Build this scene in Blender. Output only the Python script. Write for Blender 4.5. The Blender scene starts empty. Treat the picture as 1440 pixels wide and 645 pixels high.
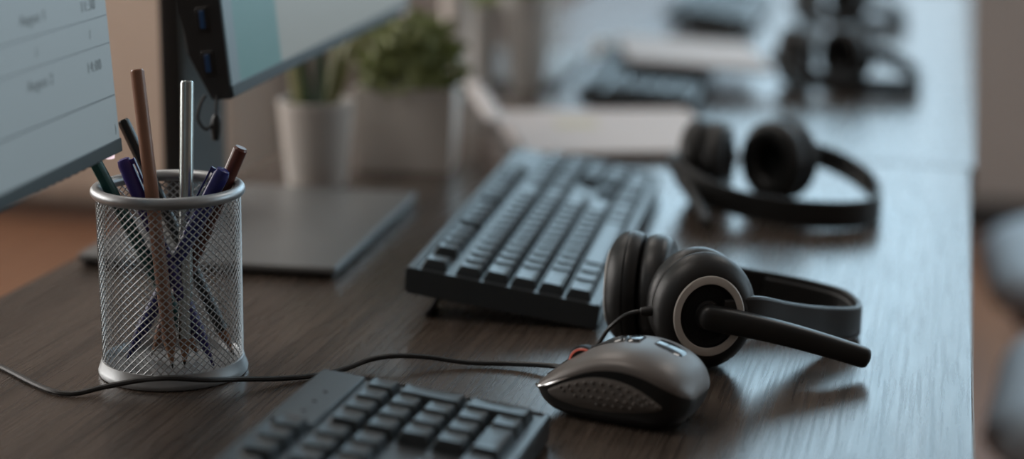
import bpy, bmesh, math, random
from mathutils import Vector, Matrix

random.seed(7)
R = math.radians
SC = bpy.context.scene
COL = SC.collection
FLOOR_Z = -0.74          # desk top is z = 0

# ------------------------------------------------------------------ materials
def new_mat(name):
    m = bpy.data.materials.new(name); m.use_nodes = True
    nt = m.node_tree
    return m, nt, nt.nodes['Principled BSDF']

def plain(name, col, rough=0.5, metal=0.0, spec=0.5, noise=0.0, scale=40.0, bump=0.0, bscale=400.0, coat=0.0):
    m, nt, b = new_mat(name)
    c = (*col, 1)
    b.inputs['Base Color'].default_value = c
    b.inputs['Roughness'].default_value = rough
    b.inputs['Metallic'].default_value = metal
    b.inputs['Specular IOR Level'].default_value = spec
    b.inputs['Coat Weight'].default_value = coat
    tc = nt.nodes.new('ShaderNodeTexCoord')
    if noise:
        n = nt.nodes.new('ShaderNodeTexNoise'); n.inputs['Scale'].default_value = scale
        n.inputs['Detail'].default_value = 4
        nt.links.new(tc.outputs['Object'], n.inputs['Vector'])
        mx = nt.nodes.new('ShaderNodeMix'); mx.data_type = 'RGBA'
        mx.inputs['A'].default_value = tuple(x * (1 - noise) for x in col) + (1,)
        mx.inputs['B'].default_value = tuple(min(1, x * (1 + noise)) for x in col) + (1,)
        nt.links.new(n.outputs['Fac'], mx.inputs['Factor'])
        nt.links.new(mx.outputs['Result'], b.inputs['Base Color'])
    if bump:
        n2 = nt.nodes.new('ShaderNodeTexNoise'); n2.inputs['Scale'].default_value = bscale
        nt.links.new(tc.outputs['Object'], n2.inputs['Vector'])
        bp = nt.nodes.new('ShaderNodeBump'); bp.inputs['Strength'].default_value = bump
        bp.inputs['Distance'].default_value = 0.0005
        nt.links.new(n2.outputs['Fac'], bp.inputs['Height'])
        nt.links.new(bp.outputs['Normal'], b.inputs['Normal'])
    return m

def emitter(name, col, strength):
    m, nt, b = new_mat(name)
    b.inputs['Base Color'].default_value = (0.02, 0.02, 0.02, 1)
    b.inputs['Roughness'].default_value = 0.35
    b.inputs['Emission Color'].default_value = (*col, 1)
    b.inputs['Emission Strength'].default_value = strength
    return m

def wood(name, dark, light, axis='Y', across=260.0, along=7.0, rough=0.4, bump=0.5, spec=0.5, dist=0.0006):
    """straight embossed grain running along AXIS"""
    m, nt, b = new_mat(name)
    tc = nt.nodes.new('ShaderNodeTexCoord')
    mp = nt.nodes.new('ShaderNodeMapping')
    s = {'Y': (across, along, across), 'X': (along, across, across)}[axis]
    mp.inputs['Scale'].default_value = s
    nt.links.new(tc.outputs['Object'], mp.inputs['Vector'])
    n = nt.nodes.new('ShaderNodeTexNoise'); n.inputs['Scale'].default_value = 1.0
    n.inputs['Detail'].default_value = 3; n.inputs['Roughness'].default_value = 0.6
    nt.links.new(mp.outputs['Vector'], n.inputs['Vector'])
    mp2 = nt.nodes.new('ShaderNodeMapping')
    mp2.inputs['Scale'].default_value = tuple(v * 0.14 for v in s)
    nt.links.new(tc.outputs['Object'], mp2.inputs['Vector'])
    n2 = nt.nodes.new('ShaderNodeTexNoise'); n2.inputs['Scale'].default_value = 1.0
    n2.inputs['Detail'].default_value = 4; n2.inputs['Distortion'].default_value = 0.6
    nt.links.new(mp2.outputs['Vector'], n2.inputs['Vector'])
    add = nt.nodes.new('ShaderNodeMath'); add.operation = 'MULTIPLY_ADD'
    add.inputs[1].default_value = 0.55
    nt.links.new(n.outputs['Fac'], add.inputs[0])
    half = nt.nodes.new('ShaderNodeMath'); half.operation = 'MULTIPLY'; half.inputs[1].default_value = 0.45
    nt.links.new(n2.outputs['Fac'], half.inputs[0])
    nt.links.new(half.outputs[0], add.inputs[2])
    cr = nt.nodes.new('ShaderNodeValToRGB')
    cr.color_ramp.elements[0].position = 0.36; cr.color_ramp.elements[0].color = (*dark, 1)
    cr.color_ramp.elements[1].position = 0.66; cr.color_ramp.elements[1].color = (*light, 1)
    nt.links.new(add.outputs[0], cr.inputs['Fac'])
    nt.links.new(cr.outputs['Color'], b.inputs['Base Color'])
    rr = nt.nodes.new('ShaderNodeMapRange')
    rr.inputs['From Min'].default_value = 0.35; rr.inputs['From Max'].default_value = 0.65
    rr.inputs['To Min'].default_value = rough + 0.05; rr.inputs['To Max'].default_value = rough - 0.03
    nt.links.new(n.outputs['Fac'], rr.inputs['Value'])
    nt.links.new(rr.outputs['Result'], b.inputs['Roughness'])
    b.inputs['Specular IOR Level'].default_value = spec
    bp = nt.nodes.new('ShaderNodeBump'); bp.inputs['Strength'].default_value = bump
    bp.inputs['Distance'].default_value = dist
    nt.links.new(add.outputs[0], bp.inputs['Height'])
    nt.links.new(bp.outputs['Normal'], b.inputs['Normal'])
    return m

M = {}
M['desk'] = wood('dark_wood_laminate', (0.030, 0.022, 0.017), (0.102, 0.078, 0.062), 'Y', 420, 12, 0.25, 0.16, 0.5, 0.00016)
M['desk_edge'] = plain('desk_edge_band', (0.30, 0.27, 0.25), 0.5, noise=0.3, scale=60)
M['floor'] = wood('floor_planks', (0.14, 0.060, 0.032), (0.31, 0.155, 0.088), 'Y', 22, 1.2, 0.42, 0.15, 0.4, 0.002)
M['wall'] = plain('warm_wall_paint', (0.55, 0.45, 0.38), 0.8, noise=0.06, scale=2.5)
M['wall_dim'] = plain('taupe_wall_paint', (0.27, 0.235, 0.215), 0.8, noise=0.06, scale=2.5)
M['ceiling'] = plain('ceiling_paint', (0.7, 0.69, 0.67), 0.9, noise=0.04, scale=3)
M['white_paint'] = plain('white_trim_paint', (0.7, 0.7, 0.68), 0.5, noise=0.04, scale=10)
M['steel'] = plain('silver_painted_wire', (0.40, 0.415, 0.42), 0.42, 0.75, noise=0.05, scale=90)
M['steel_rim'] = plain('silver_rim', (0.36, 0.375, 0.385), 0.40, 0.75, noise=0.06, scale=60)
M['black_plastic'] = plain('black_plastic', (0.018, 0.018, 0.019), 0.42, noise=0.12, scale=60, bump=0.15, bscale=1800)
M['black_matte'] = plain('matte_black_plastic', (0.014, 0.014, 0.015), 0.58, noise=0.12, scale=60, bump=0.2, bscale=2200)
M['soft_black'] = plain('satin_black_headset', (0.013, 0.0125, 0.012), 0.42, 0.0, 0.42, noise=0.1, scale=60, bump=0.12, bscale=2500)
M['leather'] = plain('black_leatherette', (0.017, 0.017, 0.017), 0.40, noise=0.15, scale=120, bump=0.35, bscale=900)
M['grille'] = plain('dark_speaker_cloth', (0.008, 0.008, 0.008), 0.85, noise=0.3, scale=600, bump=0.6, bscale=2200)
M['ring'] = plain('warm_grey_ring', (0.64, 0.60, 0.55), 0.42, noise=0.05, scale=80)
M['deck'] = plain('keyboard_deck_plastic', (0.030, 0.035, 0.038), 0.36, noise=0.08, scale=60, bump=0.2, bscale=1800)
M['key'] = plain('keycap_plastic', (0.026, 0.031, 0.034), 0.34, 0.0, 0.36, noise=0.10, scale=80, bump=0.15, bscale=1600)
M['led'] = plain('indicator_dark', (0.006, 0.006, 0.006), 0.3, noise=0.2, scale=200)
M['mouse'] = plain('grey_brown_mouse_shell', (0.135, 0.117, 0.106), 0.40, 0.1, noise=0.05, scale=40, bump=0.05, bscale=2500)
M['mouse_dark'] = plain('mouse_base_plastic', (0.010, 0.010, 0.010), 0.40, noise=0.1, scale=60)
M['grip'] = plain('mouse_rubber_grip', (0.13, 0.113, 0.10), 0.62, noise=0.12, scale=120, bump=0.25, bscale=1800)
M['gloss'] = plain('glossy_black', (0.012, 0.012, 0.013), 0.10, noise=0.1, scale=50)
M['chrome'] = plain('chrome_trim', (0.6, 0.6, 0.6), 0.16, 1.0, noise=0.04, scale=50)
M['red_glow'] = emitter('red_wheel_light', (1.0, 0.20, 0.13), 0.22)
M['cable'] = plain('black_cable_rubber', (0.012, 0.012, 0.012), 0.45, noise=0.1, scale=90)
M['bezel'] = plain('monitor_bezel', (0.016, 0.017, 0.018), 0.38, noise=0.08, scale=50)
M['chin'] = plain('monitor_chin_grey', (0.022, 0.032, 0.033), 0.50, 0.1, noise=0.06, scale=50)
M['stand'] = plain('monitor_stand_grey', (0.20, 0.205, 0.205), 0.36, 0.35, noise=0.05, scale=50)
M['neck'] = plain('monitor_neck_grey', (0.085, 0.105, 0.112), 0.45, 0.2, noise=0.05, scale=50)
M['base_side'] = plain('monitor_base_black', (0.010, 0.010, 0.010), 0.5, noise=0.1, scale=50)
M['usb_blue'] = plain('usb_blue', (0.010, 0.055, 0.16), 0.35, noise=0.1, scale=200)
M['led_white'] = emitter('power_light', (1.0, 0.78, 0.85), 0.9)
M['ink'] = plain('screen_ink', (0.03, 0.036, 0.04), 0.5, noise=0.05, scale=50)
M['faint_line'] = plain('screen_rule', (0.22, 0.25, 0.265), 0.5, noise=0.05, scale=50)
M['strong_line'] = plain('screen_rule_dark', (0.10, 0.12, 0.13), 0.5, noise=0.05, scale=50)
M['pencil_brown'] = plain('pencil_brown_lacquer', (0.29, 0.145, 0.092), 0.34, noise=0.12, scale=60)
M['pencil_red'] = plain('pencil_red_brown_lacquer', (0.125, 0.042, 0.030), 0.28, noise=0.12, scale=60)
M['pencil_silver'] = plain('pencil_silver_green', (0.40, 0.44, 0.43), 0.26, 0.9, noise=0.08, scale=60)
M['pencil_teal'] = plain('pencil_teal_lacquer', (0.012, 0.105, 0.10), 0.32, noise=0.1, scale=60)
M['pencil_black'] = plain('pencil_black_lacquer', (0.010, 0.014, 0.014), 0.32, noise=0.1, scale=60)
M['pen_blue'] = plain('pen_blue_plastic', (0.020, 0.022, 0.155), 0.30, noise=0.1, scale=60)
M['pen_violet'] = plain('pen_violet_plastic', (0.035, 0.022, 0.16), 0.34, noise=0.1, scale=60)
M['bare_wood'] = plain('sharpened_wood', (0.42, 0.21, 0.12), 0.6, noise=0.15, scale=150)
M['lead'] = plain('pencil_lead', (0.02, 0.02, 0.02), 0.4, noise=0.1, scale=100)
M['ceramic'] = plain('white_ceramic', (0.62, 0.585, 0.55), 0.38, noise=0.04, scale=30)
M['ceramic_grey'] = plain('grey_white_ceramic', (0.56, 0.55, 0.53), 0.38, noise=0.04, scale=30)
M['soil'] = plain('potting_soil', (0.03, 0.02, 0.014), 0.95, noise=0.5, scale=220, bump=0.8, bscale=500)
M['leaf_dark'] = plain('dark_blade_leaf', (0.022, 0.060, 0.026), 0.45, noise=0.45, scale=40)
M['leaf_pale'] = plain('pale_striped_leaf', (0.24, 0.25, 0.11), 0.45, noise=0.35, scale=40)
M['leaf'] = plain('bush_leaf_green', (0.25, 0.29, 0.11), 0.5, noise=0.45, scale=60)
M['paper'] = plain('paper_white', (0.50, 0.455, 0.44), 0.7, noise=0.03, scale=14)
M['paper_side'] = plain('paper_page_edges', (0.42, 0.385, 0.37), 0.8, noise=0.1, scale=300)
M['paper_yellow'] = plain('pale_yellow_note', (0.47, 0.43, 0.31), 0.7, noise=0.04, scale=30)
M['chair_fabric'] = plain('blue_grey_upholstery', (0.52, 0.60, 0.67), 0.6, noise=0.15, scale=120, bump=0.3, bscale=700)
M['chair_black'] = plain('chair_black_plastic', (0.02, 0.02, 0.021), 0.45, noise=0.1, scale=40)
M['chair_grey'] = plain('chair_grey_metal', (0.28, 0.27, 0.27), 0.4, 0.3, noise=0.05, scale=40)
M['sideboard'] = plain('beige_laminate', (0.40, 0.315, 0.255), 0.5, noise=0.06, scale=12)
M['desk_leg'] = plain('desk_leg_metal', (0.08, 0.08, 0.085), 0.4, 0.5, noise=0.06, scale=30)
M['glass'] = None
g_, nt_, b_ = new_mat('window_glass')
b_.inputs['Base Color'].default_value = (0.9, 0.95, 1, 1); b_.inputs['Roughness'].default_value = 0.03
tr_ = nt_.nodes.new('ShaderNodeBsdfTransparent'); mx_ = nt_.nodes.new('ShaderNodeMixShader'); mx_.inputs[0].default_value = 0.06
nt_.links.new(tr_.outputs[0], mx_.inputs[1]); nt_.links.new(b_.outputs[0], mx_.inputs[2])
nt_.links.new(mx_.outputs[0], nt_.nodes['Material Output'].inputs['Surface'])
M['glass'] = g_

# ------------------------------------------------------------------ mesh helpers
def finish(name, bm, mat, parent=None, angle=38, loc=None, rot=None, mats=None):
    bmesh.ops.recalc_face_normals(bm, faces=bm.faces[:])
    me = bpy.data.meshes.new(name); bm.to_mesh(me); bm.free()
    me.polygons.foreach_set('use_smooth', [True] * len(me.polygons))
    me.set_sharp_from_angle(angle=R(angle))
    for mm in (mats or [mat]): me.materials.append(mm)
    o = bpy.data.objects.new(name, me); COL.objects.link(o)
    wn = o.modifiers.new('weighted_normals', 'WEIGHTED_NORMAL'); wn.keep_sharp = True; wn.mode = 'FACE_AREA'
    if parent is not None: o.parent = parent
    if loc is not None: o.location = loc
    if rot is not None: o.rotation_euler = rot
    return o

def tag(o, label, cat, group=None, kind=None):
    o['label'] = label; o['category'] = cat
    if group: o['group'] = group
    if kind: o['kind'] = kind
    return o

def thing(name, loc, rot=(0, 0, 0), label=None, cat=None, group=None):
    o = bpy.data.objects.new(name, None); COL.objects.link(o)
    o.empty_display_size = 0.05
    o.location = loc; o.rotation_euler = rot
    if label: tag(o, label, cat, group)
    return o

def structure(o):
    o['kind'] = 'structure'; return o

def copy_tree(o, parent=None):
    c = o.copy(); COL.objects.link(c)
    if parent is not None: c.parent = parent
    for ch in list(o.children): copy_tree(ch, c)
    return c

def box(bm, lo, hi, bevel=0.0, seg=2, mat=0, M4=None):
    t = bmesh.new()
    bmesh.ops.create_cube(t, size=1.0)
    for v in t.verts:
        v.co = Vector([(lo[i] + hi[i]) / 2 + v.co[i] * (hi[i] - lo[i]) for i in range(3)])
    if bevel > 0:
        bmesh.ops.bevel(t, geom=t.edges[:], offset=bevel, segments=seg, profile=0.5, affect='EDGES')
    merge(bm, t, mat, M4)

def merge(bm, t, mat=0, M4=None):
    if M4 is not None: bmesh.ops.transform(t, matrix=M4, verts=t.verts[:])
    vm = {}
    for v in t.verts: vm[v] = bm.verts.new(v.co)
    for f in t.faces:
        try:
            nf = bm.faces.new([vm[v] for v in f.verts]); nf.material_index = f.material_index or mat
        except ValueError: pass
    t.free()

def frame(n, up=(0, 0, 1)):
    """matrix whose z axis is N"""
    n = Vector(n).normalized(); up = Vector(up)
    x = up.cross(n)
    if x.length < 1e-5: x = Vector((1, 0, 0)).cross(n)
    x.normalize(); y = n.cross(x)
    return Matrix((x, y, n)).transposed().to_4x4()

def lathe(bm, prof, seg=48, M4=None, closed=False, mat=0, mats=None):
    """prof: (radius, height) about local z"""
    rings = []
    for (r, h) in prof:
        if r < 1e-6: rings.append([bm.verts.new((M4 @ Vector((0, 0, h))) if M4 else Vector((0, 0, h)))])
        else:
            rr = []
            for i in range(seg):
                a = 2 * math.pi * i / seg
                p = Vector((r * math.cos(a), r * math.sin(a), h))
                rr.append(bm.verts.new(M4 @ p if M4 else p))
            rings.append(rr)
    n = len(rings)
    for k in range(n if closed else n - 1):
        A, B = rings[k], rings[(k + 1) % n]
        mi = mats[k] if mats else mat
        for i in range(seg):
            j = (i + 1) % seg
            if len(A) == 1 and len(B) == 1: continue
            if len(A) == 1: f = bm.faces.new((A[0], B[i], B[j]))
            elif len(B) == 1: f = bm.faces.new((A[i], A[j], B[0]))
            else: f = bm.faces.new((A[i], A[j], B[j], B[i]))
            f.material_index = mi

def spline(pts, n=12, closed=False):
    """Catmull-Rom through points (tuples of any length)"""
    P = [tuple(p) for p in pts]; out = []
    N = len(P)
    rng = range(N) if closed else range(N - 1)
    for i in rng:
        p0 = P[(i - 1) % N] if closed or i > 0 else tuple(2 * a - b for a, b in zip(P[0], P[1]))
        p1 = P[i]; p2 = P[(i + 1) % N]
        p3 = P[(i + 2) % N] if closed or i + 2 < N else tuple(2 * a - b for a, b in zip(P[-1], P[-2]))
        for k in range(n):
            t = k / n
            out.append(tuple(0.5 * (2 * b + (c - a) * t + (2 * a - 5 * b + 4 * c - d) * t * t + (3 * b - a - 3 * c + d) * t ** 3)
                             for a, b, c, d in zip(p0, p1, p2, p3)))
    if not closed: out.append(P[-1])
    return out

def sweep(bm, pts, section, up=(0, 0, 1), scales=None, closed=False, cap=True, mat=0):
    """section: list of (side, up) offsets; swept along pts keeping UP"""
    P = [Vector(p[:3]) for p in pts]; N = len(P); rings = []
    for i in range(N):
        if closed: t = P[(i + 1) % N] - P[i - 1]
        else: t = P[min(i + 1, N - 1)] - P[max(i - 1, 0)]
        t.normalize()
        u = Vector(up); s = t.cross(u)
        if s.length < 1e-4: s = t.cross(Vector((1, 0, 0)))
        s.normalize(); w = s.cross(t)
        sc = scales[i] if scales else (1, 1)
        rings.append([bm.verts.new(P[i] + s * (a * sc[0]) + w * (b * sc[1])) for a, b in section])
    K = len(section)
    for i in range(N if closed else N - 1):
        A, B = rings[i], rings[(i + 1) % N]
        for k in range(K):
            f = bm.faces.new((A[k], A[(k + 1) % K], B[(k + 1) % K], B[k])); f.material_index = mat
    if cap and not closed:
        for rr in (rings[0], rings[-1]):
            f = bm.faces.new(rr); f.material_index = mat

def circle_sec(r, n=10, ry=None):
    return [(r * math.cos(2 * math.pi * k / n), (ry or r) * math.sin(2 * math.pi * k / n)) for k in range(n)]

def round_rect_sec(w, h, r, n=3):
    out = []
    for cx, cy, a0 in ((w / 2 - r, h / 2 - r, 0), (-w / 2 + r, h / 2 - r, 90), (-w / 2 + r, -h / 2 + r, 180), (w / 2 - r, -h / 2 + r, 270)):
        for k in range(n + 1):
            a = R(a0 + 90 * k / n); out.append((cx + r * math.cos(a), cy + r * math.sin(a)))
    return out

def tube(bm, pts, r, seg=8, closed=False, mat=0, up=(0, 0, 1)):
    if callable(r):
        N = len(pts); sc = [(r(i / (N - 1)),) * 2 for i in range(N)]
        sweep(bm, pts, circle_sec(1.0, seg), up, sc, closed, True, mat)
    else: sweep(bm, pts, circle_sec(r, seg), up, None, closed, True, mat)

# ------------------------------------------------------------------ the room
def room():
    X0, X1, Y0, Y1, ZT = -3.6, 3.2, -2.2, 4.85, 1.95
    bm = bmesh.new(); box(bm, (X0 - .1, Y0 - .1, FLOOR_Z - .1), (X1 + .1, Y1 + .1, FLOOR_Z)); structure(finish('floor', bm, M['floor']))
    bm = bmesh.new(); box(bm, (X0 - .1, Y0 - .1, ZT), (X1 + .1, Y1 + .1, ZT + .1)); structure(finish('ceiling', bm, M['ceiling']))
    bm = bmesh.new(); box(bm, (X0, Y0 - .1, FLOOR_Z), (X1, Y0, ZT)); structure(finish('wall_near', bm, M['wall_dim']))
    # far wall with a wide window, right wall with another
    def wall_with_opening(name, axis, a0, a1, o0, o1, z0, z1, mat):
        bm = bmesh.new()
        def bx(u0, u1, w0, w1):
            if axis == 'Y': box(bm, (u0, Y1, w0), (u1, Y1 + .1, w1))
            elif axis == 'L': box(bm, (X0 - .1, u0, w0), (X0, u1, w1))
            else: box(bm, (X1, u0, w0), (X1 + .1, u1, w1))
        bx(a0, o0, FLOOR_Z, ZT); bx(o1, a1, FLOOR_Z, ZT); bx(o0, o1, FLOOR_Z, z0); bx(o0, o1, z1, ZT)
        structure(finish(name, bm, mat))
    F0, F1, FZ0, FZ1 = -1.05, 2.3, 0.02, 1.86
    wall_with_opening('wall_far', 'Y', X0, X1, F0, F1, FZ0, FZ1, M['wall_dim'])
    S0, S1, SZ0, SZ1 = 2.1, 4.5, -0.1, 1.6
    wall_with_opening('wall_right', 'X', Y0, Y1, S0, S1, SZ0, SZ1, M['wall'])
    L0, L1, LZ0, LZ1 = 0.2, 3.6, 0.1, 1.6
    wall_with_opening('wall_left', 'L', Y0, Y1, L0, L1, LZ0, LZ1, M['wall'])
    def window(name, axis, o0, o1, z0, z1, n):
        bm = bmesh.new()
        def bx(bm, u0, u1, w0, w1, d0, d1):
            if axis == 'Y': box(bm, (u0, Y1 + d0, w0), (u1, Y1 + d1, w1))
            elif axis == 'L': box(bm, (X0 - d1, u0, w0), (X0 - d0, u1, w1))
            else: box(bm, (X1 + d0, u0, w0), (X1 + d1, u1, w1))
        f = .045
        bx(bm, o0, o1, z0, z0 + f, .02, .08); bx(bm, o0, o1, z1 - f, z1, .02, .08)
        bx(bm, o0, o0 + f, z0 + f, z1 - f, .02, .08); bx(bm, o1 - f, o1, z0 + f, z1 - f, .02, .08)
        for k in range(1, n):
            c = o0 + (o1 - o0) * k / n; bx(bm, c - .02, c + .02, z0 + f, z1 - f, .02, .08)
        w = structure(finish(name, bm, M['white_paint']))
        for k in range(n):
            b2 = bmesh.new(); a = o0 + (o1 - o0) * k / n; c = o0 + (o1 - o0) * (k + 1) / n
            bx(b2, a + .02, c - .02, z0 + f, z1 - f, .048, .052); finish('pane', b2, M['glass'], w)
    window('window_1', 'Y', F0, F1, FZ0, FZ1, 3)
    window('window_2', 'X', S0, S1, SZ0, SZ1, 4)
    window('window_3', 'L', L0, L1, LZ0, LZ1, 4)
    bm = bmesh.new(); box(bm, (X0, Y1 - .018, FLOOR_Z), (X1, Y1, FLOOR_Z + .09), .003); structure(finish('baseboard_far', bm, M['chair_black']))
    bm = bmesh.new(); box(bm, (X0, Y0, FLOOR_Z), (X0 + .018, Y1 - .02, FLOOR_Z + .09), .003); structure(finish('baseboard_left', bm, M['white_paint']))
    # daylight through the two windows
    def area(name, loc, rot, sx, sy, radiance, col):
        l = bpy.data.lights.new(name, 'AREA'); l.shape = 'RECTANGLE'; l.size = sx; l.size_y = sy
        l.energy = radiance * math.pi * sx * sy; l.color = col
        o = bpy.data.objects.new(name, l); COL.objects.link(o); o.location = loc; o.rotation_euler = rot
        return o
    zm = 0.62      # daylight split at this height, lower part dimmed to even the desk reflection
    area('window_daylight_low', ((F0 + .45 + F1) / 2, Y1 + .095, (FZ0 + zm) / 2), (R(-90), 0, 0), F1 - F0 - .55, zm - FZ0 - .05, WIN_LOW, (0.64, 0.86, 1.0))
    area('window_daylight_sky', ((F0 + F1) / 2, Y1 + .095, (zm + FZ1) / 2), (R(-90), 0, 0), F1 - F0 - .1, FZ1 - zm - .05, WIN_FAR, (0.54, 0.82, 1.0))
    area('side_window_daylight', (X1 + .095, (S0 + S1) / 2, (SZ0 + SZ1) / 2), (0, R(90), 0), SZ1 - SZ0 - .1, S1 - S0 - .1, WIN_SIDE, (0.66, 0.87, 1.0))
    area('left_window_daylight', (X0 - .095, (L0 + L1) / 2, (LZ0 + LZ1) / 2), (0, R(-90), 0), LZ1 - LZ0 - .1, L1 - L0 - .1, WIN_LEFT, (1.0, 0.93, 0.86))
    # unseen overhead fill lights added for brightness, no lamp fittings
    for k, (x, y) in enumerate(((-1.2, 2.6), (-1.2, 0.7), (0.9, 2.6))):
        a = area('overhead_fill', (x, y, ZT - .034), (0, 0, 0), .58, .58, TOP_FILL, (1.0, 0.93, 0.86))

WIN_FAR, WIN_LOW, WIN_SIDE, WIN_LEFT, TOP_FILL = 3.15, 0.98, 2.6, 5.6, 7.8

# ------------------------------------------------------------------ desks
def desk(name, x0, x1, y0, y1, label, tilt=0.0):
    t = thing(name, ((x0 + x1) / 2, (y0 + y1) / 2, FLOOR_Z), (0, 0, 0), label, 'desk', 'desks pushed together in a row')
    w, l, H = (x1 - x0) / 2, (y1 - y0) / 2, -FLOOR_Z
    bm = bmesh.new(); box(bm, (-w, -l, H - .025), (w - .0012, l, H), .0012, 2); finish('desk_top', bm, M['desk'], t)
    bm = bmesh.new(); box(bm, (w - .0012, -l + .001, H - .0245), (w, l - .001, H - .0007), .0004, 1); finish('edge_band', bm, M['desk_edge'], t)
    for s in (-1, 1):
        bm = bmesh.new(); box(bm, (-w + .04, s * (l - .06) - .02, 0), (w - .06, s * (l - .06) + .02, H - .0255), .004); finish('leg', bm, M['desk_leg'], t)
    bm = bmesh.new(); box(bm, (-w + .03, -l + .085, H - .30), (-w + .045, l - .085, H - .026), .002); finish('modesty_panel', bm, M['desk'], t)
    return t

# ------------------------------------------------------------------ pencil cup
CUP = Vector((-0.4543, 1.0396, 0.0))
def pencil_cup():
    t = thing('pencil_cup', CUP, (0, 0, 0), 'silver wire mesh pencil cup standing on the desk, holding pens and pencils', 'pencil holder')
    rb, rt, h0, h1 = .0424, .0430, .006, .112
    bm = bmesh.new()
    n, seg = 56, 30
    turn = (h1 - h0) / (0.95 * .0425)            # angle climbed bottom to top
    for d in (1, -1):
        for k in range(n):
            a0 = 2 * math.pi * k / n
            pts = []
            for i in range(seg + 1):
                u = i / seg; a = a0 + d * turn * u; r = rb + (rt - rb) * u + d * .00022
                pts.append((r * math.cos(a), r * math.sin(a), h0 + (h1 - h0) * u))
            # ribbon-like wire, wider along the wall than thick
            P = [Vector(p) for p in pts]; rings = []
            for i, p in enumerate(P):
                tg = (P[min(i + 1, seg)] - P[max(i - 1, 0)]).normalized()
                ra = Vector((p.x, p.y, 0)).normalized(); s = tg.cross(ra).normalized()
                rings.append([bm.verts.new(p + s * a + ra * b) for a, b in ((.00040, 0), (0, .00034), (-.00040, 0), (0, -.00034))])
            for i in range(seg):
                for q in range(4): bm.faces.new((rings[i][q], rings[i][(q + 1) % 4], rings[i + 1][(q + 1) % 4], rings[i + 1][q]))
    finish('mesh_wall', bm, M['steel'], t, 60)
    bm = bmesh.new()
    prof = [(.0430 + .0034 * math.cos(a), .1140 + .0036 * math.sin(a)) for a in [2 * math.pi * k / 14 for k in range(14)]]
    lathe(bm, prof, 80, closed=True); finish('rim', bm, M['steel_rim'], t)
    bm = bmesh.new()
    prof = [(0, .0030), (.036, .0030), (.0405, .0045), (.0415, .0090), (.0424, .0100), (.0434, .0096), (.0442, .0062), (.0452, .0040), (.0457, .0022), (.0453, .0006), (.043, 0), (0, 0)]
    lathe(bm, prof, 80); finish('base', bm, M['steel_rim'], t)
    return t

def stick(name, B, T, label, cat, group, body, r=.0037, kind='pencil', cap_mat=None, sides=6):
    """pencil or pen standing from B (tip) up to T (end)"""
    B, T = Vector(B), Vector(T); L = (T - B).length
    q = (T - B).normalized().to_track_quat('Z', 'Y').to_euler()
    t = thing(name, B, q, label, cat, group)
    if kind == 'pencil':
        bm = bmesh.new(); lathe(bm, [(0, .017), (r * .98, .0185), (r, .020), (r, L - .0015), (r * .8, L), (0, L)], 24 if sides > 8 else sides * 4)
        if sides == 6:
            for v in bm.verts:
                rr = math.hypot(v.co.x, v.co.y)
                if rr > 1e-4:
                    a = math.atan2(v.co.y, v.co.x) % (math.pi / 3) - math.pi / 6
                    k = .92 / math.cos(a); k = min(k, 1.0)
                    v.co.x *= k; v.co.y *= k
        finish('barrel', bm, body, t, 30)
        bm = bmesh.new(); lathe(bm, [(r * .28, .0045), (r * .95, .0185), (0, .0186)], 20); finish('wood_point', bm, M['bare_wood'], t)
        bm = bmesh.new(); lathe(bm, [(0, 0), (r * .28, .0046), (0, .0047)], 12); finish('lead', bm, M['lead'], t)
    else:
        bm = bmesh.new(); lathe(bm, [(0, 0), (.0006, .0002), (.0011, .004), (.0028, .014), (r * .96, .022), (r * .96, L * .66), (0, L * .66)], 24); finish('barrel', bm, body, t)
        bm = bmesh.new(); lathe(bm, [(r * .98, L * .655), (r * 1.12, L * .66), (r * 1.12, L - .004), (r * .9, L - .0008), (r * .5, L), (0, L)], 24)
        c = finish('cap', bm, cap_mat or body, t)
        bm = bmesh.new(); box(bm, (-.0013, r * 1.12 + .0012, L - .040), (.0013, r * 1.12 + .0024, L - .002), .0005); box(bm, (-.0013, r * .5, L - .0055), (.0013, r * 1.12 + .002, L - .0022), .0005)
        finish('clip', bm, cap_mat or body, c)
    return t

# ------------------------------------------------------------------ keyboard
U_ = .01905
def key_mesh(w, d, name='key'):
    """sculpted cap: skirt, sloped sides, dished top. origin at the centre bottom"""
    bm = bmesh.new()
    sw, sd = w / 2 - .0006, d / 2 - .0006
    tw, td = w / 2 - .0030, d / 2 - .0031
    levels = [(sw, sd, 0.0, .0010), (sw, sd, .0012, .0010), (tw + .0007, td + .0007, .0068, .0013), (tw, td, .0077, .0016), (tw - .0014, td - .0014, .0074, .0016), (tw * .45, td * .45, .0069, .0016)]
    rings = []
    for a, b, z, r in levels:
        sec = []
        for cx, cy, a0 in ((a - r, b - r, 0), (-a + r, b - r, 90), (-a + r, -b + r, 180), (a - r, -b + r, 270)):
            for k in range(4):
                an = R(a0 + 30 * k); sec.append(bm.verts.new((cx + r * math.cos(an), cy + r * math.sin(an) - z * .06, z)))
        rings.append(sec)
    for A, B in zip(rings, rings[1:]):
        for k in range(len(A)): bm.faces.new((A[k], A[(k + 1) % len(A)], B[(k + 1) % len(A)], B[k]))
    bm.faces.new(rings[-1]); bm.faces.new(list(reversed(rings[0])))
    o = finish(name, bm, M['key'], None, 22)
    return o

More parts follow.
